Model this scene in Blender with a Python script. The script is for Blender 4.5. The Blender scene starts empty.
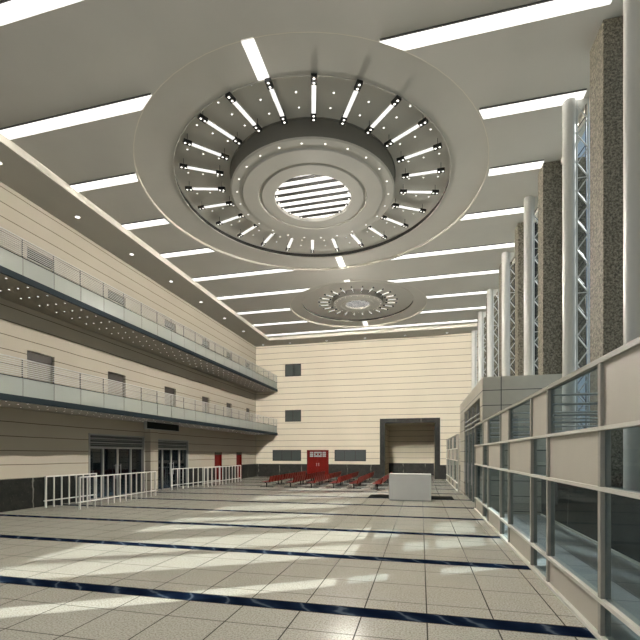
import bpy, bmesh, math, random
from mathutils import Vector, Matrix
random.seed(7)
S = bpy.context.scene
C = S.collection
R = math.radians
PI = math.pi

# ------------------------------------------------------------------ camera, sky, sun, exposure
cd = bpy.data.cameras.new('camera')
cd.sensor_width = 36.0
cd.lens = 414.0 / 640.0 * 36.0
cd.shift_y = (453.5 - 320.0) / 640.0
cd.clip_end = 300
cam = bpy.data.objects.new('camera', cd)
cam.location = (0, 0, 2.0)
cam.rotation_euler = (R(90), 0, R(13.7))
C.objects.link(cam)
S.camera = cam

W = bpy.data.worlds.new('sky')
S.world = W
W.use_nodes = True
wn = W.node_tree.nodes
wl = W.node_tree.links
bg = wn['Background']
bg.inputs['Strength'].default_value = 1.0
tc = wn.new('ShaderNodeTexCoord')
sp = wn.new('ShaderNodeSeparateXYZ')
rmp = wn.new('ShaderNodeValToRGB')
rmp.color_ramp.elements[0].position = 0.0
rmp.color_ramp.elements[0].color = (.50, .54, .57, 1)
rmp.color_ramp.elements[1].position = 0.8
rmp.color_ramp.elements[1].color = (.34, .43, .52, 1)
wl.new(tc.outputs['Generated'], sp.inputs[0])
wl.new(sp.outputs['Z'], rmp.inputs[0])
wl.new(rmp.outputs[0], bg.inputs['Color'])

sd = bpy.data.lights.new('sun', 'SUN')
sd.energy = 7.5
sd.angle = R(.06)
sd.color = (1.0, .95, .86)
sun = bpy.data.objects.new('sun', sd)
sun.rotation_euler = Vector((-.86 * .770, -.50 * .770, -.638)).to_track_quat('-Z', 'Y').to_euler()
sun.location = (20, 20, 20)
C.objects.link(sun)

ROSETTE_LAMPS = (16.0, 16.5)      # strength of two unseen fixtureless lamps: below the near rosette, and between both
STRIP_POWER = 1.3

S.view_settings.view_transform = 'Standard'
S.view_settings.look = 'None'
S.view_settings.gamma = 1
S.view_settings.exposure = 0.0
S.view_settings.use_curve_mapping = False
try:
    S.cycles.use_denoising = True
    S.cycles.max_bounces = 10
    S.cycles.diffuse_bounces = 5
    S.cycles.transparent_max_bounces = 24
    S.cycles.sample_clamp_indirect = 4.0
    S.cycles.caustics_reflective = False
    S.cycles.caustics_refractive = False
except Exception:
    pass

# ------------------------------------------------------------------ dimensions
XL, YB = -13.9, 33.6            # left wall, back wall
ZS, ZF, ZA = 11.25, 11.51, 11.63  # soffit border, ceiling field, rosette ring
XC, YC = -12.1, 31.95           # edges of the raised field
XR = 3.9                        # pier line
XG = 4.5                        # facade glass
XP = 1.92                       # glazed partition
Y0 = -4.0

# ------------------------------------------------------------------ materials
def mat(name, col, rough=.6, metal=0.0, spec=.5, noise=0.0, nscale=8.0, emit=0.0):
    m = bpy.data.materials.new(name)
    m.use_nodes = True
    nt = m.node_tree
    b = nt.nodes['Principled BSDF']
    b.inputs['Base Color'].default_value = (*col, 1)
    b.inputs['Roughness'].default_value = rough
    b.inputs['Metallic'].default_value = metal
    b.inputs['Specular IOR Level'].default_value = spec
    if emit:
        b.inputs['Emission Color'].default_value = (*col, 1)
        b.inputs['Emission Strength'].default_value = emit
    if noise:
        n = nt.nodes.new('ShaderNodeTexNoise')
        n.inputs['Scale'].default_value = nscale
        n.inputs['Detail'].default_value = 4
        g = nt.nodes.new('ShaderNodeNewGeometry')
        nt.links.new(g.outputs['Position'], n.inputs['Vector'])
        r = nt.nodes.new('ShaderNodeValToRGB')
        r.color_ramp.elements[0].position = .35
        r.color_ramp.elements[1].position = .65
        r.color_ramp.elements[0].color = (*[c * (1 - noise) for c in col], 1)
        r.color_ramp.elements[1].color = (*[min(1, c * (1 + noise)) for c in col], 1)
        nt.links.new(n.outputs['Fac'], r.inputs[0])
        nt.links.new(r.outputs[0], b.inputs['Base Color'])
    return m


class NT:
    """small node-tree helper"""
    def __init__(s, name):
        s.m = bpy.data.materials.new(name)
        s.m.use_nodes = True
        s.n = s.m.node_tree.nodes
        s.l = s.m.node_tree.links
        s.b = s.n['Principled BSDF']
        g = s.n.new('ShaderNodeNewGeometry')
        s.pos = g.outputs['Position']
        x = s.n.new('ShaderNodeSeparateXYZ')
        s.l.new(s.pos, x.inputs[0])
        s.x, s.y, s.z = x.outputs
    def put(s, v, i):
        if isinstance(v, (int, float)):
            i.default_value = v
        elif isinstance(v, tuple):
            i.default_value = (*v, 1)
        else:
            s.l.new(v, i)
    def math(s, op, a, b=0.0):
        n = s.n.new('ShaderNodeMath')
        n.operation = op
        s.put(a, n.inputs[0])
        s.put(b, n.inputs[1])
        return n.outputs[0]
    def mix(s, f, a, b):
        n = s.n.new('ShaderNodeMix')
        n.data_type = 'RGBA'
        s.put(f, n.inputs[0])
        s.put(a, n.inputs[6])
        s.put(b, n.inputs[7])
        return n.outputs[2]
    def noise(s, scale, detail=3, vec=None, rough=.5):
        n = s.n.new('ShaderNodeTexNoise')
        n.inputs['Scale'].default_value = scale
        n.inputs['Detail'].default_value = detail
        n.inputs['Roughness'].default_value = rough
        s.l.new(vec or s.pos, n.inputs['Vector'])
        return n.outputs['Fac']
    def ramp(s, f, stops):
        n = s.n.new('ShaderNodeValToRGB')
        e = n.color_ramp.elements
        while len(e) < len(stops):
            e.new(.5)
        for k, (p, c) in enumerate(stops):
            e[k].position = p
            e[k].color = (*c, 1) if isinstance(c, tuple) else (c, c, c, 1)
        s.l.new(f, n.inputs[0])
        return n.outputs[0]
    def band(s, v, period, offset, width):
        """1 inside [offset, offset+width] of every period"""
        f = s.math('SUBTRACT', v, offset)
        f = s.math('DIVIDE', f, period)
        f = s.math('FRACT', f)
        return s.math('LESS_THAN', f, width / period)


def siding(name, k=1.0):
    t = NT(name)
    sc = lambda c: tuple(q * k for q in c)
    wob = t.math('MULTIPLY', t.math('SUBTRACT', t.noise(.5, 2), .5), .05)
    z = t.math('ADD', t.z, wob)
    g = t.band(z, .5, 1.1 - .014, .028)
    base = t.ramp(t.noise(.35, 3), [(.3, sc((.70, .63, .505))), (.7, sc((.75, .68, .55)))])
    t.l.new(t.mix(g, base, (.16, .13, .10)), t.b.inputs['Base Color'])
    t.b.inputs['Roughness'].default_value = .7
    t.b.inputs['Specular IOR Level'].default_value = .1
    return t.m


def vestibule_stone():
    t = NT('vestibule_panels')
    g = t.band(t.z, .5, 1.1 - .012, .024)
    gx = t.band(t.x, 40, 2.56, .03)
    g = t.math('MAXIMUM', g, gx)
    base = t.ramp(t.noise(3, 4), [(.3, (.59, .55, .46)), (.7, (.64, .60, .50))])
    t.l.new(t.mix(g, base, (.08, .075, .065)), t.b.inputs['Base Color'])
    t.b.inputs['Roughness'].default_value = .45
    return t.m


def marble(name, dark, light, vein, rough=.30):
    t = NT(name)
    n1 = t.noise(3.0, 6, rough=.65)
    base = t.ramp(n1, [(.3, dark), (.75, light)])
    # short upright pale streaks
    mp = t.n.new('ShaderNodeMapping')
    mp.inputs['Scale'].default_value = (2.2, 2.2, .35)
    t.l.new(t.pos, mp.inputs['Vector'])
    v = t.ramp(t.noise(2.4, 5, mp.outputs[0], .7), [(.66, 0.0), (.74, .6)])
    v2 = t.ramp(t.noise(26, 2), [(.66, 0.0), (.75, .35)])
    f = t.math('MAXIMUM', v, v2)
    # one wavering pale vein in every slab
    u = t.math('ADD', t.math('ADD', t.x, t.y), t.math('MULTIPLY', t.math('SUBTRACT', t.noise(1.6, 4), .5), .35))
    vb = t.math('MULTIPLY', t.band(u, 1.95, .35, .055), t.ramp(t.noise(2.2, 2), [(.40, 0.0), (.56, .9)]))
    f = t.math('MAXIMUM', f, vb)
    t.l.new(t.mix(f, base, vein), t.b.inputs['Base Color'])
    t.b.inputs['Roughness'].default_value = rough
    t.b.inputs['Specular IOR Level'].default_value = .2
    return t.m


def floor_mat():
    t = NT('granite_floor_tiles')
    n = t.noise(46, 2, rough=.7)
    sp_ = t.ramp(n, [(.34, (.22, .205, .165)), (.47, (.49, .465, .39)), (.60, (.65, .615, .53))])
    fine = t.ramp(t.noise(5, 3), [(.3, (.50, .475, .40)), (.7, (.56, .53, .455))])
    base = t.mix(.65, fine, sp_)
    jx = t.band(t.x, .78, -2.27 - .008, .016)
    P = 2.71
    st = t.band(t.y, P, 5.33 - .27, .27)
    j = None
    for o in (.34, 1.12, 1.90):
        q = t.band(t.y, P, 5.33 + o - .009, .018)
        j = q if j is None else t.math('MAXIMUM', j, q)
    jy = t.math('MULTIPLY', j, .75)
    jj = t.math('MAXIMUM', jx, jy)
    col = t.mix(jj, base, (.085, .078, .065))
    # dark blue marble stripes with pale diagonal veins
    wv = t.n.new('ShaderNodeTexWave')
    wv.bands_direction = 'DIAGONAL'
    wv.inputs['Scale'].default_value = 1.1
    wv.inputs['Distortion'].default_value = 7
    wv.inputs['Detail'].default_value = 4
    t.l.new(t.pos, wv.inputs['Vector'])
    navy = t.ramp(wv.outputs['Fac'], [(.0, (.004, .008, .020)), (.84, (.009, .016, .034)), (.95, (.022, .033, .055)), (1.0, (.075, .095, .125))])
    edge = t.band(t.y, P, 5.33 - .29, .31)
    col = t.mix(edge, col, (.07, .065, .055))
    col = t.mix(st, col, navy)
    t.l.new(col, t.b.inputs['Base Color'])
    t.b.inputs['Roughness'].default_value = .16
    t.l.new(t.math('SUBTRACT', .28, t.math('MULTIPLY', st, .28)), t.b.inputs['Specular IOR Level'])
    return t.m


def corridor_mat():
    t = NT('grey_corridor_tiles')
    jx = t.band(t.x, .9, .2, .012)
    jy = t.band(t.y, .9, .1, .012)
    base = t.ramp(t.noise(4, 3), [(.3, (.60, .61, .60)), (.7, (.66, .67, .66))])
    t.l.new(t.mix(t.math('MAXIMUM', jx, jy), base, (.12, .12, .12)), t.b.inputs['Base Color'])
    t.b.inputs['Roughness'].default_value = .35
    return t.m


def granite():
    t = NT('brown_granite')
    n = t.noise(21, 2, rough=.75)
    c = t.ramp(n, [(.36, (.08, .070, .05)), (.5, (.20, .178, .132)), (.64, (.33, .295, .23))])
    t.l.new(c, t.b.inputs['Base Color'])
    t.b.inputs['Roughness'].default_value = .7
    return t.m


def glass(name, tint, gloss=.10, frost=0.0, frost_col=(.7, .75, .72), rough=.02):
    m = bpy.data.materials.new(name)
    m.use_nodes = True
    n = m.node_tree.nodes
    l = m.node_tree.links
    n.clear()
    o = n.new('ShaderNodeOutputMaterial')
    tr = n.new('ShaderNodeBsdfTransparent')
    tr.inputs[0].default_value = (*tint, 1)
    gl = n.new('ShaderNodeBsdfGlossy')
    gl.inputs['Roughness'].default_value = rough
    gl.inputs['Color'].default_value = (.9, .95, .97, 1)
    fr = n.new('ShaderNodeLayerWeight')
    fr.inputs['Blend'].default_value = .5
    pw = n.new('ShaderNodeMath')
    pw.operation = 'POWER'
    pw.inputs[1].default_value = 4.5
    l.new(fr.outputs['Facing'], pw.inputs[0])
    ml = n.new('ShaderNodeMath')
    ml.operation = 'MULTIPLY'
    ml.inputs[1].default_value = .3
    l.new(pw.outputs[0], ml.inputs[0])
    ad = n.new('ShaderNodeMath')
    ad.operation = 'ADD'
    ad.inputs[1].default_value = gloss
    ad.use_clamp = True
    l.new(ml.outputs[0], ad.inputs[0])
    mx = n.new('ShaderNodeMixShader')
    l.new(ad.outputs[0], mx.inputs[0])
    if frost:
        df = n.new('ShaderNodeBsdfDiffuse')
        df.inputs[0].default_value = (*frost_col, 1)
        m2 = n.new('ShaderNodeMixShader')
        m2.inputs[0].default_value = frost
        l.new(tr.outputs[0], m2.inputs[1])
        l.new(df.outputs[0], m2.inputs[2])
        l.new(m2.outputs[0], mx.inputs[1])
    else:
        l.new(tr.outputs[0], mx.inputs[1])
    l.new(gl.outputs[0], mx.inputs[2])
    l.new(mx.outputs[0], o.inputs[0])
    return m


M = dict(
    siding=siding('cream_siding'), siding_b=siding('cream_siding_balcony_wall', .70), vest=vestibule_stone(), floor=floor_mat(), granite=granite(),  # balcony wall gets the same cream, darkened to stand in for weaker light
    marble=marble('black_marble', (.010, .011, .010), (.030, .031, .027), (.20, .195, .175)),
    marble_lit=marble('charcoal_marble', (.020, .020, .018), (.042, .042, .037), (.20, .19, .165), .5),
    ceiling=mat('ceiling_paint', (.69, .66, .60), .55, spec=.2, noise=.03, nscale=.6),
    border=mat('ceiling_border_paint', (.60, .57, .505), .5, noise=.02, nscale=.6),
    rosette=mat('rosette_plaster', (.68, .65, .59), .6, spec=.2, noise=.02, nscale=1.0),
    trimpaint=mat('cream_trim', (.82, .77, .67), .5),
    reveal=mat('dark_shadow_gap', (.035, .033, .03), .8),  # shade of the cove recess, painted on as near-black
    reveal_soft=mat('grey_reveal', (.20, .19, .165), .7),  # shade on the drum side, painted on as darker grey
    strip=mat('white_diffuser', (1, .985, .95), .5, emit=STRIP_POWER),
    glow=mat('soft_white_tube', (1, .985, .95), .5, emit=1.05),
    dot=mat('lamp_lens', (1, .97, .9), .5, emit=2.0),
    black=mat('black_plastic', (.012, .012, .012), .4),
    slat=mat('dark_grille_slat', (.07, .065, .06), .5),
    steel=mat('white_painted_steel', (.74, .73, .68), .32, spec=.6, noise=.03, nscale=1.0),
    lattice=mat('pale_grey_steel', (.62, .63, .62), .4),
    blacksteel=mat('black_steel', (.01, .011, .013), .4),
    rail=mat('barrier_white_paint', (.80, .77, .71), .4),
    mullion=mat('taupe_aluminium', (.46, .43, .37), .4, spec=.5, noise=.03),
    ledge=mat('cream_rail', (.86, .82, .73), .4),
    panel=mat('beige_panel', (.64, .585, .495), .5, noise=.02, nscale=1.5),
    pglass=glass('blue_grey_glass', (.76, .82, .85), 0.0),
    fglass=glass('facade_glass', (.80, .85, .88), .02),
    bglass=glass('pale_green_glass', (.82, .85, .83), .08, .36, (.75, .78, .745), .12),
    dglass=glass('dark_door_glass', (.30, .34, .37), .10),
    fascia=mat('dark_blue_fascia', (.016, .025, .032), .6, spec=.1),
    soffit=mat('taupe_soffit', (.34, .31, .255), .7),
    chrome=mat('steel_rods', (.60, .60, .58), .65, spec=.2),
    doorbrown=mat('taupe_door', (.30, .265, .22), .55),
    doordark=mat('dark_lintel', (.06, .05, .04), .6),
    red=mat('red_paint', (.15, .008, .005), .6, spec=.15, noise=.05, nscale=4),
    redseat=mat('red_seat_shell', (.15, .010, .004), .55, spec=.2),
    winglass=mat('dark_window_glass', (.075, .085, .082), .12, spec=.6),
    blackframe=mat('black_frame', (.012, .012, .011), .5),
    greyframe=mat('grey_aluminium', (.42, .42, .40), .35, metal=.2),
    louver=mat('dark_green_grey_louver', (.055, .06, .057), .5),
    kiosk=mat('pale_grey_laminate', (.90, .89, .85), .35, noise=.015, nscale=2),
    matblack=mat('black_mat', (.010, .011, .010), .8, spec=.05),
    corridor=corridor_mat(),
    concrete=mat('roof_concrete', (.4, .4, .38), .8),
    paving=mat('pale_paving', (.45, .44, .41), .8, noise=.1, nscale=2),
    lensglow=mat('downlight_lens', (1, .98, 1), .4, emit=3.0),
    darkroom=mat('dim_interior', (.34, .35, .35), .8),
)

# ------------------------------------------------------------------ mesh helpers
class MB:
    def __init__(s):
        s.v, s.f, s.mi, s.sm = [], [], [], []
    def add(s, vs, fs, mi=0, smooth=False):
        o = len(s.v)
        s.v += [tuple(p) for p in vs]
        for q in fs:
            s.f.append([o + i for i in q])
            s.mi.append(mi)
            s.sm.append(smooth)
        return s
    def box(s, a, b, mi=0):
        x0, y0, z0 = (min(p, q) for p, q in zip(a, b))
        x1, y1, z1 = (max(p, q) for p, q in zip(a, b))
        return s.add([(x0, y0, z0), (x1, y0, z0), (x1, y1, z0), (x0, y1, z0), (x0, y0, z1), (x1, y0, z1), (x1, y1, z1), (x0, y1, z1)],
                     [(0, 3, 2, 1), (4, 5, 6, 7), (0, 1, 5, 4), (1, 2, 6, 5), (2, 3, 7, 6), (3, 0, 4, 7)], mi)
    def rbox(s, c, u, l, w, z0, z1, mi=0):
        """box centred on c, long axis at angle u in plan"""
        ca, sa = math.cos(u), math.sin(u)
        P = [(c[0] + ca * a - sa * b, c[1] + sa * a + ca * b) for a, b in ((-l/2, -w/2), (l/2, -w/2), (l/2, w/2), (-l/2, w/2))]
        return s.prism(P, z0, z1, mi)
    def prism(s, P, z0, z1, mi=0):
        n = len(P)
        vs = [(x, y, z0) for x, y in P] + [(x, y, z1) for x, y in P]
        fs = [tuple(range(n))[::-1], tuple(range(n, 2 * n))] + [(i, (i + 1) % n, n + (i + 1) % n, n + i) for i in range(n)]
        return s.add(vs, fs, mi)
    def tube(s, a, b, r, n=10, mi=0, r2=None):
        a, b = Vector(a), Vector(b)
        r2 = r if r2 is None else r2
        d = (b - a).normalized()
        u = d.orthogonal().normalized()
        w = d.cross(u)
        vs = []
        for p, rr in ((a, r), (b, r2)):
            for k in range(n):
                t = 2 * PI * k / n
                vs.append(p + (u * math.cos(t) + w * math.sin(t)) * rr)
        s.add(vs, [(k, (k + 1) % n, n + (k + 1) % n, n + k) for k in range(n)], mi, n > 6)
        return s.add(vs, [tuple(range(n))[::-1], tuple(range(n, 2 * n))], mi)
    def lathe(s, prof, c=(0, 0), n=72, mi=0, closed=False, smooth=False):
        vs = []
        for r, z in prof:
            for k in range(n):
                t = 2 * PI * k / n
                vs.append((c[0] + r * math.cos(t), c[1] + r * math.sin(t), z))
        m = len(prof)
        fs = []
        for i in range(m if closed else m - 1):
            j = (i + 1) % m
            for k in range(n):
                q = (k + 1) % n
                fs.append((i * n + k, i * n + q, j * n + q, j * n + k))
        return s.add(vs, fs, mi, smooth)
    def disc(s, c, r, z, n=48, mi=0):
        return s.add([(c[0] + r * math.cos(2 * PI * k / n), c[1] + r * math.sin(2 * PI * k / n), z) for k in range(n)], [tuple(range(n))[::-1]], mi)
    def build(s, name, mats, parent=None, loc=None, bevel=0.0):
        me = bpy.data.meshes.new(name)
        me.from_pydata(s.v, [], s.f)
        if not isinstance(mats, (list, tuple)):
            mats = [mats]
        for m_ in mats:
            me.materials.append(m_)
        me.polygons.foreach_set('material_index', s.mi)
        me.polygons.foreach_set('use_smooth', s.sm)
        me.update()
        o = bpy.data.objects.new(name, me)
        C.objects.link(o)
        if parent is not None:
            o.parent = parent
        if loc is not None:
            o.location = loc
        if bevel:
            b = o.modifiers.new('bevel', 'BEVEL')
            b.width = bevel
            b.segments = 2
            b.limit_method = 'ANGLE'
        return o


def tag(o, label, cat, group=None, kind=None):
    o['label'] = label
    o['category'] = cat
    if group:
        o['group'] = group
    if kind:
        o['kind'] = kind
    return o


def thing(name, loc, label, cat, group=None, kind=None, rz=0.0):
    o = bpy.data.objects.new(name, None)
    o.empty_display_size = .2
    o.location = loc
    o.rotation_euler = (0, 0, rz)
    C.objects.link(o)
    return tag(o, label, cat, group, kind)


KIDS = {}
def kids(o):
    return [c for c in bpy.data.objects if c.parent == o]


def copy_tree(o, parent=None):
    c = o.copy()
    C.objects.link(c)
    if parent is not None:
        c.parent = parent
    for ch in kids(o):
        copy_tree(ch, c)
    return c


ORD = ['first', 'second', 'third', 'fourth', 'fifth', 'sixth', 'seventh', 'eighth', 'ninth', 'tenth', 'eleventh', 'twelfth']


def struct(name, mb, mats, label, cat):
    return tag(mb.build(name, mats), label, cat, kind='structure')


def wall_face(axis, const, us, zs, holes, depth, sign):
    """a wall plane with rectangular holes. axis 'x': wall at X=const spanning Y; 'y': wall at Y=const spanning X.
    depth: how far the reveals run behind the face (sign gives the direction)"""
    mb = MB()
    U = sorted(set([us[0], us[1]] + [h[k] for h in holes for k in (0, 1)]))
    Z = sorted(set([zs[0], zs[1]] + [h[k] for h in holes for k in (2, 3)]))
    P = (lambda u, z, d=0.0: (const + d * sign, u, z)) if axis == 'x' else (lambda u, z, d=0.0: (u, const + d * sign, z))
    for a, b in zip(U, U[1:]):
        for c, d in zip(Z, Z[1:]):
            cu, cz = (a + b) / 2, (c + d) / 2
            if any(h[0] < cu < h[1] and h[2] < cz < h[3] for h in holes):
                continue
            mb.add([P(a, c), P(b, c), P(b, d), P(a, d)], [(0, 1, 2, 3)])
    for (a, b, c, d) in holes:
        for q in (((a, c), (a, d)), ((b, c), (b, d)), ((a, d), (b, d)), ((a, c), (b, c))):
            mb.add([P(*q[0]), P(*q[1]), P(*q[1], depth), P(*q[0], depth)], [(0, 1, 2, 3)])
    return mb


# ------------------------------------------------------------------ the hall
f = MB().box((-14.5, Y0, -.2), (XG + .1, 40, 0))
struct('floor', f, M['floor'], 'speckled beige tile floor with dark navy marble stripes', 'floor')
f = MB().box((XG + .1, -20, -.3), (60, 70, -.05))
struct('ground', f, M['paving'], 'pale paving outside beyond the glazed facade', 'ground')

door_y = [12.67, 16.67, 20.95, 24.95, 28.4, 31.92]
door_w = [1.16, 1.16, 1.1, .95, .85, .8]
holesL = []
for zt, zb in ((9.52, 7.48), (5.76, 3.76)):
    for y, w in zip(door_y, door_w):
        holesL.append((y - w / 2, y + w / 2, zb, zt))
G1 = (14.95, 18.62, 0.0, 2.88)
G2 = (19.45, 22.79, 0.0, 2.80)
RD = [(26.15, 27.2, 0.0, 2.08), (29.65, 30.6, 0.0, 2.08)]
holesL += [G1, G2] + RD
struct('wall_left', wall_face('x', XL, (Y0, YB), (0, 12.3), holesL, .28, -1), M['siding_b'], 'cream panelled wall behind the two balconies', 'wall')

holesB = [(-11.26, -9.84, 8.55, 9.59), (-11.26, -9.84, 4.7, 5.69), (-12.39, -9.84, 1.37, 2.30), (-6.95, -4.34, 1.37, 2.30),
          (-9.32, -7.45, 0.0, 2.29), (-2.81, 1.05, 0.0, 4.42)]
struct('wall_back', wall_face('y', YB, (XL, XG + .1), (0, 12.3), holesB, .14, 1), M['siding'], 'cream panelled end wall with red door and deep recess', 'wall')

# recess behind the opening of the end wall
rb = MB()
ya, yb_ = YB + .16, 39.0
rb.add([(-2.9, yb_, 1.1), (1.15, yb_, 1.1), (1.15, yb_, 4.5), (-2.9, yb_, 4.5)], [(0, 1, 2, 3)])
rb.add([(-2.9, ya, 0), (-2.9, yb_, 0), (-2.9, yb_, 4.5), (-2.9, ya, 4.5)], [(0, 1, 2, 3)])
rb.add([(1.15, ya, 0), (1.15, yb_, 0), (1.15, yb_, 4.5), (1.15, ya, 4.5)], [(0, 1, 2, 3)])
rb.add([(-2.9, ya, 4.5), (1.15, ya, 4.5), (1.15, yb_, 4.5), (-2.9, yb_, 4.5)], [(0, 1, 2, 3)])
rb.add([(-2.9, yb_, 0), (1.15, yb_, 0), (1.15, yb_, 1.1), (-2.9, yb_, 1.1)], [(0, 1, 2, 3)], 1)
rb.box((-2.95, yb_ + .02, 0), (1.2, yb_ + .1, 4.6))
struct('wall_recess', rb, [M['siding'], M['marble_lit']], 'panelled inside of the square recess in the end wall', 'wall')
fr = MB()
fr.box((-3.21, YB - .10, 0), (-2.81, YB + .13, 4.79)).box((1.05, YB - .10, 0), (1.45, YB + .13, 4.79)).box((-2.81, YB - .10, 4.42), (1.05, YB + .13, 4.79))
struct('trim_1', fr, M['marble_lit'], 'dark speckled granite surround of the square recess', 'door surround')

# marble dados
def dado(axis, segs, m):
    mb = MB()
    for a, b in segs:
        if axis == 'y':
            mb.box((a, YB - .03, 0), (b, YB - .001, 1.1))
        else:
            mb.box((XL + .001, a, 0), (XL + .03, b, 1.1))
    return mb
struct('baseboard_back', dado('y', [(XL + .03, -9.32), (-7.45, -3.21), (1.45, XP + 2.4)], M['marble_lit']), M['marble_lit'], 'charcoal marble dado along the end wall', 'dado')
struct('baseboard_left', dado('x', [(Y0, G1[0]), (G2[1], RD[0][0]), (RD[0][1], RD[1][0]), (RD[1][1], YB - .03)], M['marble']), M['marble'], 'black marble dado under the lower balcony', 'dado')

cf = MB().box((XP + .07, Y0, .001), (3.745, 14.69, .012))
struct('floor_corridor', cf, M['corridor'], 'plain grey floor of the corridor behind the glazed partition', 'floor')
# facade side: low marble wall, header beam
lw = MB().box((3.78, Y0, .06), (XG + .1, 14.68, 1.29)).box((3.78, 22.82, .06), (XG + .1, YB - .04, 1.29))
struct('wall_right', lw, M['marble'], 'low black marble wall under the tall facade windows', 'wall')
sk = MB().box((3.75, Y0, 0), (XG, 14.68, .055)).box((3.75, 22.82, 0), (XG, YB - .04, .055))
struct('baseboard_right', sk, M['ledge'], 'thin pale skirting under the low black marble wall', 'skirting')
hb = MB().box((XG - .1, Y0, 11.36), (XG + .12, YB, 12.3))
struct('trim_2', hb, M['trimpaint'], 'beam along the top of the tall facade glazing', 'beam')

# ------------------------------------------------------------------ ceiling
ROS = [dict(c=(-3.92, 14.92), Ro=6.10, ci=(.01, .02), Ri=4.89, cs=(.12, -.41), zp=11.80, zb=11.52, so=4.58, si=3.16, zd=11.25, dr=2.92, r2=2.49, r3=1.88, dd=1.38),
       dict(c=(-4.0, 26.76), Ro=4.38, ci=(.02, -.32), Ri=3.52, cs=(.12, -.78), zp=11.76, zb=11.53, so=2.50, si=1.75, zd=11.44, dr=1.56, r2=1.33, r3=1.04, dd=.76)]
bm = bmesh.new()
NSEG = 72
def loop(pts):
    vs = [bm.verts.new(p) for p in pts]
    return [bm.edges.new((vs[i], vs[(i + 1) % len(vs)])) for i in range(len(vs))]
E_ = loop([(XC, Y0, ZF), (XG - .1, Y0, ZF), (XG - .1, YC, ZF), (XC, YC, ZF)])
for r in ROS:
    E_ += loop([(r['c'][0] + r['Ro'] * math.cos(2 * PI * k / NSEG), r['c'][1] + r['Ro'] * math.sin(2 * PI * k / NSEG), ZF) for k in range(NSEG)])
bmesh.ops.triangle_fill(bm, use_beauty=True, use_dissolve=False, edges=E_)
me = bpy.data.meshes.new('ceiling')
bm.to_mesh(me)
bm.free()
me.materials.append(M['ceiling'])
co = bpy.data.objects.new('ceiling', me)
C.objects.link(co)
tag(co, 'grey ceiling field with two large round recesses', 'ceiling', kind='structure')
sf = MB().box((XL, Y0, ZS), (XC - .02, YB, ZS + .5)).box((XC - .02, YC + .02, ZS), (XG - .1, YB, ZS + .5))
struct('ceiling_border', sf, M['border'], 'lowered ceiling border over the balcony wall and end wall', 'ceiling')
tr = MB().box((XC - .02, Y0, ZS), (XC, YC + .02, ZF + .1)).box((XC, YC, ZS), (XG - .1, YC + .02, ZF + .1))
struct('trim_3', tr, M['trimpaint'], 'cream lip around the raised ceiling field', 'trim')
rf = MB().box((-14.3, Y0, 12.3), (XG + .12, 37, 12.6))
struct('roof', rf, M['concrete'], 'roof slab above the hall ceiling', 'roof')

# linear ceiling lights
def chord(r, y):
    d = r['Ro'] ** 2 - (y - r['c'][1]) ** 2
    return math.sqrt(d) if d > 0 else 0.0
def linear_light(x0a, x0b, x1a, x1b, y, w, label, grp):
    """ends follow the round recess: x..a on the near edge, x..b on the far edge"""
    cx = (x0a + x1a) / 2
    root = thing('linear_ceiling_light', (cx, y + w / 2, ZF - .04), label, 'ceiling light', grp)
    P = [(x0a - cx, -w / 2), (x1a - cx, -w / 2), (x1b - cx, w / 2), (x0b - cx, w / 2)]
    h = MB().prism([(P[0][0], P[0][1] - .03), (P[1][0], P[1][1] - .03), (P[2][0], P[2][1] + .015), (P[3][0], P[3][1] + .015)], .014, .038)
    h.build('housing', M['slat'], root)
    MB().prism(P, -.005, .013).build('diffuser', M['strip'], root)
    return root
rows = [6.89, 9.58, 12.15, 14.75, 17.35, 20.17, 22.95, 25.78, 28.45, 31.13]
for i, y in enumerate(rows):
    w = .34
    n = ORD[len(rows) - 1 - i] + (' row from the end wall')
    ra = None
    for r in ROS:
        if chord(r, y) > 0 or chord(r, y + w) > 0:
            ra = r
    xa, xb = XC + .03, (XR - .025 if i in (0, 1, 3) else 4.2)
    if ra is None or i == 9:
        linear_light(xa, xa, xb, xb, y, w, 'unbroken linear ceiling light, ' + n, 'linear ceiling lights')
        continue
    g = .05
    ca, cb = chord(ra, y), chord(ra, y + w)
    c0 = ra['c'][0]
    which = 'near rosette' if ra is ROS[0] else 'far rosette'
    linear_light(xa, xa, c0 - ca - g, c0 - cb - g, y, w, 'linear ceiling light between balcony wall and %s, %s' % (which, n), 'linear ceiling lights')
    linear_light(c0 + ca + g, c0 + cb + g, xb, xb, y, w, 'linear ceiling light between columns and %s, %s' % (which, n), 'linear ceiling lights')

# rosettes
def ring(c0, r0, z0, c1, r1, z1, n=NSEG):
    m = MB()
    P = [(c0[0] + r0 * math.cos(2 * PI * k / n), c0[1] + r0 * math.sin(2 * PI * k / n), z0) for k in range(n)]
    Q = [(c1[0] + r1 * math.cos(2 * PI * k / n), c1[1] + r1 * math.sin(2 * PI * k / n), z1) for k in range(n)]
    return m.add(P + Q, [(k, (k + 1) % n, n + (k + 1) % n, n + k) for k in range(n)])

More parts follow.
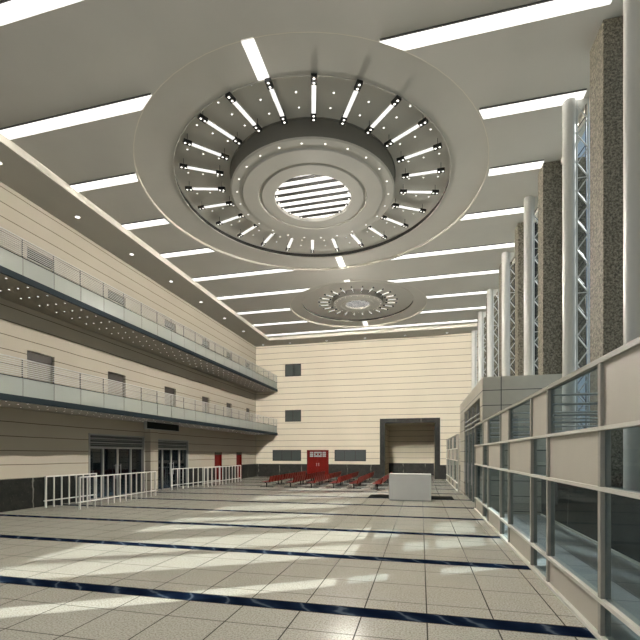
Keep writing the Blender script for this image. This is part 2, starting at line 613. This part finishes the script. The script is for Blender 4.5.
def rosette(r, label, big, power):
    root = thing('ceiling_rosette', (r['c'][0], r['c'][1], ZF), label, 'ceiling rosette', 'round ceiling rosettes')
    z = lambda q: q - ZF
    za, zp, zb, zd = z(ZA), z(r['zp']), z(r['zb']), z(r['zd'])
    o, ci, cs = (0, 0), r['ci'], r['cs']
    MB().lathe([(r['Ro'], 0.0), (r['Ro'], za)], n=NSEG).lathe([(r['Ro'] - .03, .002), (r['Ro'] - .005, 0.0)], n=NSEG).build('outer_rim', M['trimpaint'], root)
    ring(o, r['Ro'], za, ci, r['Ri'] + .03, za).build('outer_ring', M['rosette'], root)
    MB().lathe([(r['Ri'] + .03, za), (r['Ri'] + .03, za - .03), (r['Ri'], za - .03), (r['Ri'], za + .02)], ci, n=NSEG).build('inner_rim', M['rosette'], root)
    MB().lathe([(r['Ri'], za + .02), (r['Ri'] + .02, zp)], ci, n=NSEG).build('cove_reveal', M['reveal'], root)
    ring(ci, r['Ri'] + .02, zp, cs, r['dr'] - .02, zp).build('spoke_plate', M['rosette'], root)
    MB().lathe([(r['dr'] + .03, zp), (r['dr'] + .03, zp - .04), (r['dr'], zp - .04), (r['dr'], zd)], cs, n=NSEG).build('drum_side', M['reveal_soft'], root)
    k = 1.0 if big else .6
    prof = [(r['dr'], zd), (r['dr'] - .05, zd - .03), (r['r2'] + .03, zd - .03), (r['r2'], zd - .075 * k), (r['r3'] + .06, zd - .075 * k),
            (r['r3'] + .03, zd - .015), (r['r3'] - .03, zd - .015), (r['r3'] - .06, zd - .075 * k), (r['dd'], zd - .075 * k), (r['dd'], zd + .09)]
    MB().lathe(prof, cs, n=NSEG).build('drum', M['rosette'], root)
    MB().disc(cs, r['dd'] + .01, zd + .06, 64).build('light_panel', M['glow'], root)
    ns = 7
    for q in range(ns):
        y = (q - (ns - 1) / 2) * r['dd'] * 2 / (ns + .55)
        hx = math.sqrt(max(.01, r['dd'] ** 2 - y ** 2)) - .01
        s_ = MB().box((cs[0] - hx, cs[1] + y - r['dd'] * .046, zd + .015), (cs[0] + hx, cs[1] + y + r['dd'] * .046, zd + .045)).build('grille_slat', M['slat'], root)
        for sx in (-1, 1):
            MB().disc((cs[0] + sx * (hx - .07), cs[1] + y), .03 * (1 if big else .6), zd + .012, 10).build('spot_lens', M['dot'], s_)
    # spokes, 24
    wd = .115 if big else .04
    bl = .25 if big else .13
    for q in range(24):
        t = PI / 2 + q * PI / 12
        ca, sa = math.cos(t), math.sin(t)
        P = lambda rr: (cs[0] + ca * rr, cs[1] + sa * rr)
        rm = (r['so'] + r['si']) / 2
        L = r['so'] - r['si'] - 2 * bl + .04
        p = MB().rbox(P(rm), t, L, wd, zb, zb + .012).build('spoke_light', M['glow'], root)
        MB().rbox(P(rm), t, L, wd * .9, zb + .0125, zb + .05).build('spoke_housing', M['rosette'], p)
        for rr in (r['so'] - bl / 2, r['si'] + bl / 2):
            e = MB().rbox(P(rr), t, bl, wd * 1.35, zb - .03, zb + .05)
            if big:
                e.tube((*P(rr), zb + .05), (*P(rr), zp), .008, 6)
            for o_ in (-.26, .26):
                e.disc(P(rr + o_ * bl), wd * .28, zb - .033, 10, 1)
            e.build('end_lamp_box', [M['black'], M['dot']], p)
    # small downlights between the spokes and on the drum
    if big:
        for q in range(24):
            t = PI / 2 + (q + .5) * PI / 12
            zz = zp - .012
            for rr in (4.42, 3.92, 3.42):
                cx, cy = cs[0] + rr * math.cos(t), cs[1] + .12 + rr * math.sin(t)
                d_ = MB().lathe([(.027, zz), (.038, zz - .005), (.042, zz + .01)], (cx, cy), 10, 1)
                d_.disc((cx, cy), .028, zz, 10, 0)
                d_.build('small_downlight', [M['dot'], M['rosette']], root)
            rr = r['dr'] - .22
            MB().disc((cs[0] + rr * math.cos(t), cs[1] + rr * math.sin(t)), .027, zd - .036, 10, 0).build('drum_downlight', [M['dot']], root)
    else:
        for q in range(24):
            t = PI / 2 + (q + .5) * PI / 12
            rr = r['dr'] - .12
            MB().disc((cs[0] + rr * math.cos(t), cs[1] + rr * math.sin(t)), .02, zd - .036, 8, 0).build('drum_downlight', [M['dot']], root)
    # two short white strips on the ring, along the hall
    for a, b in ((ci[1] + r['Ri'] + .06, r['Ro'] - .03), (-r['Ro'] + .03, ci[1] - r['Ri'] - .06)):
        MB().box((-.15, a, za - .025), (.15, b, za - .003)).build('ring_strip_light', M['strip'], root)
    ld = bpy.data.lights.new('rosette_lamp', 'POINT')
    ld.energy = power
    ld.color = (1.0, .955, .87)
    ld.shadow_soft_size = .06
    lo = bpy.data.objects.new('rosette_lamp', ld)
    C.objects.link(lo)
    lo.parent = root
    ld.use_nodes = True
    lt_ = ld.node_tree
    fo = lt_.nodes.new('ShaderNodeLightFalloff')
    fo.inputs['Strength'].default_value = 1.0
    em = [n_ for n_ in lt_.nodes if n_.type == 'EMISSION'][0]
    lt_.links.new(fo.outputs['Constant'], em.inputs['Strength'])
    lo.location = (cs[0], cs[1] if big else -5.2, 10.35 - ZF)  # unseen bare lamp, no fixture; the second hangs between the rosettes
    return root
rosette(ROS[0], 'large round ceiling rosette, nearer of two, ringed by white light spokes', True, ROSETTE_LAMPS[0])
rosette(ROS[1], 'small round ceiling rosette beside the end wall, set in a wide disc', False, ROSETTE_LAMPS[1])

# recessed downlights in the lowered border
def downlight(x, y, label):
    root = thing('recessed_downlight', (x, y, ZS), label, 'downlight', 'downlights in the ceiling border')
    MB().lathe([(.075, -.004), (.10, -.012), (.115, -.004)], n=20).build('trim_ring', M['trimpaint'], root)
    MB().disc((0, 0), .078, -.006, 20).build('lens', M['lensglow'], root)
for k in range(-2, 7):
    downlight(-13.05, 10.37 + 3.12 * k, 'small round downlight over the balconies, %s from the end wall' % ORD[7 - k - 0 if 7 - k < 12 else 11])
downlight(-13.05, 33.1, 'small round downlight in the corner of balcony wall and end wall')
for k in range(5):
    downlight(-10.66 + 3.15 * k, 33.1, 'small round downlight above the end wall, %s from the columns' % ORD[4 - k])

# ------------------------------------------------------------------ end wall: windows, red door
def window(n, x0, x1, z0, z1, panes, label):
    root = thing('window_%d' % n, (x0, YB + .07, z0), label, 'window', kind='structure')
    w, h = x1 - x0, z1 - z0
    t = .07
    fr_ = MB().box((0, -.05, 0), (w, .05, t)).box((0, -.05, h - t), (w, .05, h)).box((0, -.05, t), (t, .05, h - t)).box((w - t, -.05, t), (w, .05, h - t))
    for k in range(1, panes):
        c = w * k / panes
        fr_.box((c - .03, -.05, t), (c + .03, .05, h - t))
    fr_.build('window_frame', M['blackframe'], root)
    for k in range(panes):
        MB().box((w * k / panes + .03, 0, t), (w * (k + 1) / panes - .03, .02, h - t)).build('pane', M['winglass'], root)
window(1, -11.26, -9.84, 8.55, 9.59, 2, 'topmost small dark two-pane window in the end wall')
window(2, -11.26, -9.84, 4.70, 5.69, 2, 'small dark two-pane window halfway up the end wall')
window(3, -12.39, -9.84, 1.37, 2.30, 3, 'wide dark three-pane window between red door and balcony wall')
window(4, -6.95, -4.34, 1.37, 2.30, 3, 'wide dark three-pane window between red door and recess')

d1 = thing('door_1', (-9.32, YB + .08, 0), 'wide red double door in the end wall with glazed grids on top', 'door', kind='structure')
w, h = 1.87, 2.29
MB().box((0, -.11, 0), (.07, .05, h)).box((w - .07, -.11, 0), (w, .05, h)).box((.07, -.11, h - .06), (w - .07, .05, h)).box((.07, -.06, 1.60), (w - .07, .05, 1.68)).build('door_frame', M['red'], d1)
for s_ in (0, 1):
    a, b = (.07, w / 2 - .006) if s_ == 0 else (w / 2 + .006, w - .07)
    lf = MB().box((a, -.03, 0), (b, .02, 1.60)).box((a + .12, -.045, .15), (b - .12, -.03, .72)).box((a + .12, -.045, .85), (b - .12, -.03, 1.48)).build('door_leaf', M['red'], d1)
    hx = w / 2 - .09 if s_ == 0 else w / 2 + .09
    MB().tube((hx, -.09, .95), (hx, -.09, 1.2), .014).tube((hx, -.03, .97), (hx, -.09, .97), .01).tube((hx, -.03, 1.18), (hx, -.09, 1.18), .01).build('door_handle', M['greyframe'], lf)
MB().box((.07, -.03, 1.68), (w - .07, .0, h - .06)).build('transom_panel', M['red'], d1)
gp = MB()
zz = (1.72, 1.86, 2.00)
def grid(x0, x1, pat):
    n = len(pat[0])
    for i, row in enumerate(pat):
        for j, ch in enumerate(row):
            if ch == '#':
                a = x0 + (x1 - x0) * j / n
                b = x0 + (x1 - x0) * (j + 1) / n
                gp.box((a + .008, -.045, 2.14 - .15 * i - .12), (b - .008, -.03, 2.14 - .15 * i))
grid(.24, .54, ['##', '##', '##'])
grid(.60, 1.27, ['#####', '#.#.#', '#####'])
grid(1.33, 1.63, ['##', '##', '##'])
gp.build('grid_glazing', mat('frosted_grid_glass', (.35, .37, .36), .3), d1)

# ------------------------------------------------------------------ balcony wall: doors
def balcony_door(n, y, w, zb, zt, label):
    root = thing('door_%d' % n, (XL - .2, y, zb), label, 'door', kind='structure')
    h = zt - zb
    MB().box((-.02, -w / 2, 0), (.02, w / 2, h - .30)).box((.02, -w / 2 + .1, .15), (.03, w / 2 - .1, h - .5)).build('door_leaf', M['doorbrown'], root)
    MB().box((-.02, -w / 2, h - .30), (.10, w / 2, h)).build('lintel', M['doordark'], root)
    MB().tube((.05, -w / 2 + .1, .95), (.05, -w / 2 + .22, .95), .014).build('door_handle', M['greyframe'], root)
n = 2
for zt, zb, nm in ((9.52, 7.48, 'upper'), (5.76, 3.76, 'lower')):
    for i, (y, w) in enumerate(zip(door_y, door_w)):
        balcony_door(n, y, w, zb, zt, 'brown door behind the %s balcony railing, %s from the end wall' % (nm, ORD[5 - i]))
        n += 1

def shop_front(n, g, label):
    y0, y1, _, zt = g
    w = y1 - y0
    root = thing('door_%d' % n, (XL - .12, y0, 0), label, 'door', kind='structure')
    t = .06
    fr_ = MB().box((-.08, 0, 0), (.16, t, zt)).box((-.08, w - t, 0), (.16, w, zt)).box((-.08, t, zt - t), (.16, w - t, zt)).box((-.06, t, 2.22), (.10, w - t, 2.30))
    for q in (1, 2, 3):
        c = w * q / 4
        fr_.box((-.05, c - .035, 0), (.08, c + .035, 2.22))
    fr_.build('door_frame', M['greyframe'], root)
    lv = MB()
    for q in range(5):
        z_ = 2.32 + q * (zt - t - 2.33) / 5
        lv.box((-.03, t, z_), (.05, w - t, z_ + (zt - t - 2.33) / 5 - .022))
    lv.build('louvers', M['louver'], root)
    MB().box((.05, t, 2.47), (.07, w - t, 2.50)).box((.05, t, 2.65), (.07, w - t, 2.675)).build('louver_bar', M['greyframe'], root)
    for q in range(4):
        a, b = w * q / 4 + .04, w * (q + 1) / 4 - .04
        gl = MB().box((0, a, .04), (.012, b, 2.22)).build('glass_leaf', M['dglass'], root)
        if q in (1, 2):
            hy = b - .12 if q == 1 else a + .12
            MB().tube((.10, hy, .8), (.10, hy, 1.5), .018).tube((.012, hy, .88), (.10, hy, .88), .012).tube((.012, hy, 1.42), (.10, hy, 1.42), .012).build('door_handle', M['greyframe'], gl)
    # dim lobby behind the glass
    MB().add([(-1.6, 0, 0), (-1.6, w, 0), (-1.6, w, zt), (-1.6, 0, zt)], [(0, 1, 2, 3)]).add([(-.16, 0, 0), (-1.6, 0, 0), (-1.6, 0, zt), (-.16, 0, zt)], [(0, 1, 2, 3)]).add(
        [(-.16, w, 0), (-1.6, w, 0), (-1.6, w, zt), (-.16, w, zt)], [(0, 1, 2, 3)]).add([(-.16, 0, zt), (-1.6, 0, zt), (-1.6, w, zt), (-.16, w, zt)], [(0, 1, 2, 3)]).build('lobby_lining', M['darkroom'], root)
shop_front(14, G1, 'glazed four-leaf entrance with dark louvers, farther from the red doors')
shop_front(15, G2, 'glazed four-leaf entrance with dark louvers, beside the red doors')
for n, g, lb in ((16, RD[0], 'narrow red door in the balcony wall next to the glazed entrance'), (17, RD[1], 'narrow red door in the balcony wall closest to the corner')):
    w = g[1] - g[0]
    root = thing('door_%d' % n, (XL - .15, g[0], 0), lb, 'door', kind='structure')
    MB().box((-.03, .05, 0), (.02, w - .05, g[3] - .16)).box((.02, .15, .15), (.03, w - .15, .85)).box((.02, .15, 1.0), (.03, w - .15, 1.75)).build('door_leaf', M['red'], root)
    MB().box((-.05, 0, 0), (.15, .05, g[3])).box((-.05, w - .05, 0), (.17, w, g[3])).build('door_frame', M['red'], root)
    MB().box((-.05, .05, g[3] - .16), (.15, w - .05, g[3])).build('lintel', M['doordark'], root)
    MB().tube((.05, w - .2, .95), (.05, w - .1, .95), .014).build('door_handle', M['greyframe'], root)
pl = MB().box((XL + .002, 18.72, 0), (XL + .32, 19.36, 3.575))
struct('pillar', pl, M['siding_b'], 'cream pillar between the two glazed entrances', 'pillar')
sg = thing('hanging_sign', (-12.85, 17.3, 3.18), 'long black sign box hung under the lower balcony', 'sign')
MB().box((-.07, .04, .03), (.07, 2.74, .36)).build('sign_face', M['matblack'], sg)
MB().box((-.075, 0, 0), (.075, 2.78, .03)).box((-.075, 0, .36), (.075, 2.78, .385)).box((-.075, 0, .03), (.075, .04, .36)).box((-.075, 2.74, .03), (.075, 2.78, .36)).build('sign_frame', M['greyframe'], sg)
MB().box((-.03, .5, .385), (.03, .56, .40)).box((-.03, 2.2, .385), (.03, 2.26, .40)).build('hanger', M['greyframe'], sg)

# ------------------------------------------------------------------ balconies
def balcony(z0, nm, label):
    z1 = z0 + .18
    root = thing('balcony', (XL, 0, z0), label, 'balcony', 'balconies', kind='structure')
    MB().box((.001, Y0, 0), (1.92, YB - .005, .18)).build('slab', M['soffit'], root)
    MB().box((1.921, Y0, -.01), (1.98, YB - .005, .19)).build('fascia', M['fascia'], root)
    far = MB()
    for q in range(34):
        y = 9.2 + .711 * q
        for x in (.61, .97, 1.33, 1.72):
            if q < 25:
                d_ = MB().disc((0, 0), .026, 0, 8)
                d_.build('soffit_downlight', M['lensglow'], root, (x, y, -.004))
            else:
                far.disc((x, y), .026, -.004, 8)
    o = far.build('soffit_downlights_far', M['lensglow'], root)
    o.name = 'soffit_downlight_field'
    o['kind'] = 'stuff'
    # railing
    rr = thing('balcony_railing', (XL + 1.93, 0, z1), 'glass and steel railing along the %s balcony' % nm, 'railing', 'balcony railings')
    H = 1.15
    zg = .58
    ys = [Y0 + .02 + (10.27 - Y0 - .02) * k / 12 for k in range(12)] + [10.27 + 1.122 * k for k in range(21)] + [YB - .05]
    MB().tube((0, Y0, H), (0, YB - .03, H), .022, 8).build('handrail', M['chrome'], rr)
    MB().box((-.012, Y0, zg - .012), (.012, YB - .03, zg + .012)).build('mid_rail', M['fascia'], rr)
    for q in range(8):
        z_ = zg + .065 + q * .062
        MB().tube((0, Y0, z_), (0, YB - .03, z_), .0135, 6).build('rod', M['chrome'], rr)
    for a in ys:
        MB().box((-.03, a - .014, .0), (-.008, a + .014, H - .015)).build('post', M['slat'], rr)
    for a, b in zip(ys, ys[1:]):
        MB().box((-.004, a + .012, .012), (.006, b - .012, zg - .014)).build('glass_panel', M['bglass'], rr)
balcony(7.30, 'upper', 'upper balcony with dotted soffit and dark blue edge')
balcony(3.58, 'lower', 'lower balcony with dark blue edge above the entrances')

# ------------------------------------------------------------------ facade: piers, columns with trusses, glass
piers = [(10.28, 11.03), (14.88, 15.48), (18.5, 19.1), (22.35, 22.95), (26.5, 27.1), (30.4, 31.0)]
pord = ['first', 'second', 'third', 'fourth', 'fifth', 'sixth', '', '']
names_p = ['beside the tall glazing, nearest the beige partition end', 'rising just behind the beige vestibule', 'above the vestibule roof, between two white columns', 'fourth from the end wall', 'second last before the end wall', 'closest to the end wall']
plab = ['rough brown granite pier standing apart behind the glazed partition', 'rough brown granite pier rising at the corner of the vestibule', 'rough brown granite pier above the middle of the vestibule roof',
        'rough brown granite pier, third from the end wall', 'rough brown granite pier, second from the end wall', 'rough brown granite pier closest to the end wall']
for i, (a, b) in enumerate(piers[:6]):
    zb = 1.296 if (b < 14.6 or a > 22.83) else 4.56
    if i == 3:
        zb = 4.56
        a, b = 22.2, 22.8
    p_ = MB().box((XR - .02, a, zb), (5.15, b, ZF - .003)).build('granite_pier', M['granite'], bevel=.012)
    tag(p_, plab[i], 'pier', 'granite piers along the facade')
cols = [8.92, 12.40, 16.72, 21.05, 25.55, 29.4, 33.05]
clab = ['thick white round column closest to the camera, beside the granite pier', 'white round column in front of the vestibule, with a zigzag truss', 'white round column over the vestibule roof, behind the second granite pier',
        'fourth white round column from the end wall, with a zigzag truss', 'third white round column from the end wall', 'second white round column from the end wall', 'white round column against the end wall']
def column(y, zb, label):
    root = thing('facade_column', (XR - .03, y, zb), label, 'column', 'white columns along the facade')
    H = ZF - .048 - zb
    r_ = .16
    MB().tube((0, 0, 0), (0, 0, H - .02), r_, 28).tube((0, 0, H - .02), (0, 0, H), r_ * .85, 28).build('shaft', M['steel'], root)
    MB().tube((.46, 0, 0), (.46, 0, H), .022, 8).tube((.19, 0, 0), (.19, 0, H), .018, 8).build('chord', M['lattice'], root)
    lt = MB()
    z = 0.0
    k = 0
    while z + .385 < H:
        a, b = (.19, .46) if k % 2 == 0 else (.46, .19)
        lt.tube((a, 0, z), (b, 0, z + .385), .017, 6)
        if k % 8 == 5:
            lt.tube((.19, 0, z), (.46, 0, z), .012, 6)
        z += .385
        k += 1
    lt.build('lattice', M['lattice'], root)
    bk = MB()
    z, k = .2, 0
    while z + .385 < H:
        a, b = (.19, .46) if k % 2 == 0 else (.46, .19)
        bk.tube((a, .16, z), (b, .16, z + .385), .012, 6)
        z += .385
        k += 1
    bk.tube((.46, .16, 0), (.46, .16, H), .014, 6)
    bk.build('rear_lattice', M['blacksteel'], root)  # same lattice on the unlit back, its shade painted as black
    g_ = MB().add([(.14, -.012, H), (.5, -.012, H), (.14, -.012, H - .55), (.14, .012, H), (.5, .012, H), (.14, .012, H - .55)],
                  [(0, 1, 2), (5, 4, 3), (0, 3, 4, 1), (1, 4, 5, 2), (2, 5, 3, 0)])
    g_.build('gusset_plate', M['steel'], root)
for y, lb in zip(cols, clab):
    zb = 4.56 if 14.7 < y < 22.8 else 1.29
    column(y, zb, lb)
# facade glazing
fg = thing('facade_glazing', (XG, 0, 0), 'tall glass facade wall behind the columns and granite piers', 'glass wall', kind='structure')
ms = [9.2, 10.2, 14.78, 18.4, 22.1, 26.4, 30.3, 33.5]
for y in ms:
    zb = 1.29 if not 14.7 < y < 22.81 else 4.58
    MB().box((-.05, y - .035, zb), (.05, y + .035, 11.36)).build('mullion', M['blacksteel'], fg)
    sp_ = MB()
    z = zb + .45
    while z < 11.2:
        sp_.tube((-.05, y, z), (-.12, y - .15, z + .1), .014, 6).tube((-.05, y, z), (-.12, y - .15, z - .1), .014, 6)
        z += 1.25
    sp_.build('spider_clamp', M['blacksteel'], fg)
for a, b in zip(ms, ms[1:]):
    zb = 4.58 if (14.7 < a < 22.05) else 1.29
    MB().box((-.006, a + .036, zb), (.006, b - .036, 11.36)).build('pane', M['fglass'], fg)
sw = MB().box((XG - .08, Y0, 1.29), (XG + .1, 9.12, 11.36))
struct('wall_facade', sw, M['siding'], 'solid wall stretch of the facade before the first white column', 'wall')

# ------------------------------------------------------------------ vestibule
vt = thing('entrance_vestibule', (2.0, 14.7, 0), 'stone-clad entrance vestibule box at the end of the glazed partition', 'vestibule', kind='structure')
Hh = 4.55
Yv = 8.1
ve = MB()
ve.box((0, 0, 0), (2.45, .12, Hh))
ve.box((0, Yv - .12, 0), (2.45, Yv, Hh))
ve.box((0, .12, 3.95), (.30, Yv - .12, Hh))
ve.box((0, .12, 0), (.30, .65, 3.95))
ve.box((0, 6.1, 0), (.30, Yv - .12, 3.95))
ve.build('cladding', M['vest'], vt)
MB().box((.30, .12, Hh - .12), (2.45, Yv - .12, Hh)).build('roof_deck', M['vest'], vt)
MB().box((2.35, .12, 0), (2.44, Yv - .12, Hh - .12)).build('inner_wall', M['darkroom'], vt)
for z in (3.05, 3.25, 3.45):
    MB().tube((.06, .65, z), (.06, 6.1, z), .03, 8).build('transom_rod', M['chrome'], vt)
MB().box((.2, .65, 2.85), (.28, 6.1, 2.95)).build('door_head', M['greyframe'], vt)
for q in range(5):
    y = .65 + 5.45 * q / 4
    MB().box((.05, max(.66, y - .04), 0), (.13, min(6.09, y + .04), 3.9)).build('door_post', M['greyframe'], vt)
for q in range(4):
    a = .65 + 5.45 * q / 4 + .05
    b = .65 + 5.45 * (q + 1) / 4 - .05
    dl = MB().box((.08, a, .02), (.10, b, 2.84)).build('door_leaf', M['pglass'], vt)
    MB().tube((.0, b - .15, .7), (.0, b - .15, 1.6), .018).tube((.0, b - .15, .8), (.08, b - .15, .8), .012).tube((.0, b - .15, 1.5), (.08, b - .15, 1.5), .012).build('door_handle', M['chrome'], dl)

# ------------------------------------------------------------------ glazed partitions
def partition(name, ymin, ymax, bounds, label, first_wide):
    root = thing(name, (XP, 0, 0), label, 'partition', 'glazed partitions beside the corridor')
    H = 3.0
    zr = (.42, 1.62, 2.27)
    t = .05
    for y in bounds:
        MB().box((-t, y - .035, 0), (t, y + .035, H - .03)).build('mullion', M['mullion'], root)
    MB().box((-.055, ymin, H - .03), (.055, ymax, H + .03)).build('top_rail', M['mullion'], root)
    MB().box((-.075, ymin, 0), (.06, ymax, .045)).build('bottom_rail', M['ledge'], root)
    for z in zr:
        MB().box((-.062, ymin, z - .022), (.062, ymax, z + .022)).build('cross_rail', M['ledge'], root)
    zl = [(.045, zr[0] - .022), (zr[0] + .022, zr[1] - .022), (zr[1] + .022, zr[2] - .022), (zr[2] + .022, H - .03)]
    wide = first_wide
    for a, b in zip(bounds, bounds[1:]):
        kinds = ('panel', 'glass', 'panel', 'glass') if wide else ('glass', 'glass', 'glass', 'panel')
        for (z0, z1), k in zip(zl, kinds):
            if k == 'panel':
                MB().box((-.02, a + .035, z0), (.02, b - .035, z1)).build('solid_panel', M['panel'], root)
            else:
                MB().box((-.006, a + .035, z0), (.006, b - .035, z1)).build('glass_pane', M['pglass'], root)
        if wide:
            for z in (2.47, 2.58, 2.74, 2.88):
                MB().tube((.02, b - .06, z), (1.82, b - .06, z), .018, 8).build('brace_rod', M['lattice'], root)
        wide = not wide
bnd = [-.74, 1.19, 2.16, 4.11, 5.06, 6.97, 7.95, 9.87, 10.85, 12.80, 13.76, 15.72]
partition('glazed_partition', -.74, 15.72, bnd, 'long corridor partition of glass, beige panels and taupe mullions beside camera', True)
bnd2 = [22.86, 24.0, 25.9, 26.9, 28.8, 29.8, 31.7, 32.65]
partition('glazed_partition', 22.86, 32.65, bnd2, 'short glass and beige partition running from vestibule to end wall', False)

# ------------------------------------------------------------------ things on the floor
def barrier(p, q, n, label):
    a, b = Vector((*p, 0)), Vector((*q, 0))
    L = (b - a).length
    root = thing('crowd_barrier', a, label, 'barrier', 'white barriers before the entrances', rz=math.atan2(b.y - a.y, b.x - a.x))
    H = 1.17
    MB().box((-.03, -.022, H - .045), (L + .03, .022, H)).build('top_rail', M['rail'], root)
    MB().box((-.08, -.018, .235), (L + .03, .018, .275)).build('bottom_rail', M['rail'], root)
    for k in range(n):
        x = L * k / (n - 1)
        w_ = .026 if k in (0, n - 1) else .02
        MB().box((x - w_, -w_, 0), (x + w_, w_, H - .045)).build('post', M['rail'], root)
barrier((-13.45, 12.45), (-13.42, 14.85), 8, 'white post barrier against the black marble dado, closest to camera')
barrier((-11.85, 12.35), (-12.25, 17.25), 14, 'longest white post barrier, standing before the louvered entrances')
barrier((-13.25, 20.1), (-12.95, 25.1), 11, 'white post barrier hugging the entrance beside the red doors')
barrier((-12.35, 22.0), (-12.60, 27.6), 12, 'white post barrier farthest from camera, ending at the red doors')

kx, ky = -1.32, 17.81
kk = thing('reception_counter', (kx, ky, 0), 'plain pale grey counter box in the middle of the hall', 'counter')
w, d, h = 1.73, .75, 1.13
MB().box((0, 0, .04), (w, .04, h - .04)).build('front_panel', M['kiosk'], kk)
MB().box((0, .04, .04), (.04, d, h - .04)).build('side_panel', M['kiosk'], kk)
MB().box((w - .04, .04, .04), (w, d, h - .04)).build('side_panel', M['kiosk'], kk)
MB().box((-.004, -.004, h - .04), (w + .004, d, h)).build('worktop', M['kiosk'], kk, bevel=.006)
MB().box((.04, .06, .55), (w - .04, d - .05, .58)).build('shelf', M['kiosk'], kk)
MB().box((.02, .03, 0), (w - .02, d - .02, .04)).build('plinth', M['greyframe'], kk)
tag(MB().box((-2.35, 18.8, .001), (1.40, 20.1, .012)).build('floor_mat', M['matblack'], bevel=.004), 'long black mat on the floor behind the pale grey counter', 'mat')

# waiting benches: five red seats on a beam, facing the balconies
def make_bench():
    root = thing('waiting_bench', (0, 0, 0), 'bench', 'bench', 'red waiting benches')
    root.scale = (1, 1, .78)
    n_, pt = 5, .52
    MB().box((-.27, .05, .33), (-.19, n_ * pt - .05, .39)).build('beam', M['blackframe'], root)
    for y in (.26, n_ * pt - .26):
        MB().box((-.26, y - .03, .03), (-.20, y + .03, .33)).box((-.62, y - .05, 0), (.20, y + .05, .04)).build('leg', M['blackframe'], root)
    for k in range(n_):
        y0, y1 = k * pt + .055, (k + 1) * pt - .055
        s_ = MB()
        P = [(-.50, .405), (-.47, .425), (-.25, .40), (-.03, .415), (-.01, .40), (-.25, .375), (-.47, .395)]
        m_ = len(P)
        s_.add([(x, y0, z) for x, z in P] + [(x, y1, z) for x, z in P],
               [tuple(range(m_)), tuple(range(m_, 2 * m_))[::-1]] + [(i, i + m_, (i + 1) % m_ + m_, (i + 1) % m_) for i in range(m_)])
        s_.build('seat', M['redseat'], root, bevel=.008)
        b_ = MB()
        P = [(-.05, .40), (-.01, .55), (.06, .84), (.10, .84), (.05, .55), (.0, .37)]
        m_ = len(P)
        b_.add([(x, y0, z) for x, z in P] + [(x, y1, z) for x, z in P],
               [tuple(range(m_)), tuple(range(m_, 2 * m_))[::-1]] + [(i, i + m_, (i + 1) % m_ + m_, (i + 1) % m_) for i in range(m_)])
        b_.build('backrest', M['redseat'], root, bevel=.008)
    return root
bench = make_bench()
rowx = [-8.73, -7.24, -5.97, -4.64, -3.47, -2.14]
rlab = ['row closest to the balcony wall', 'second row from the balcony wall', 'third row from the balcony wall', 'third row from the grey counter', 'second row from the grey counter', 'row partly hidden behind the grey counter']
used = False
for i, x in enumerate(rowx):
    for j, nm in enumerate(('front', 'middle', 'rear')):
        b_ = bench if not used else copy_tree(bench)
        used = True
        b_.location = (x - .006 * j, 23.05 + 2.72 * j, 0)
        b_['label'] = 'red five-seat waiting bench, %s of the %s' % (nm, rlab[i])
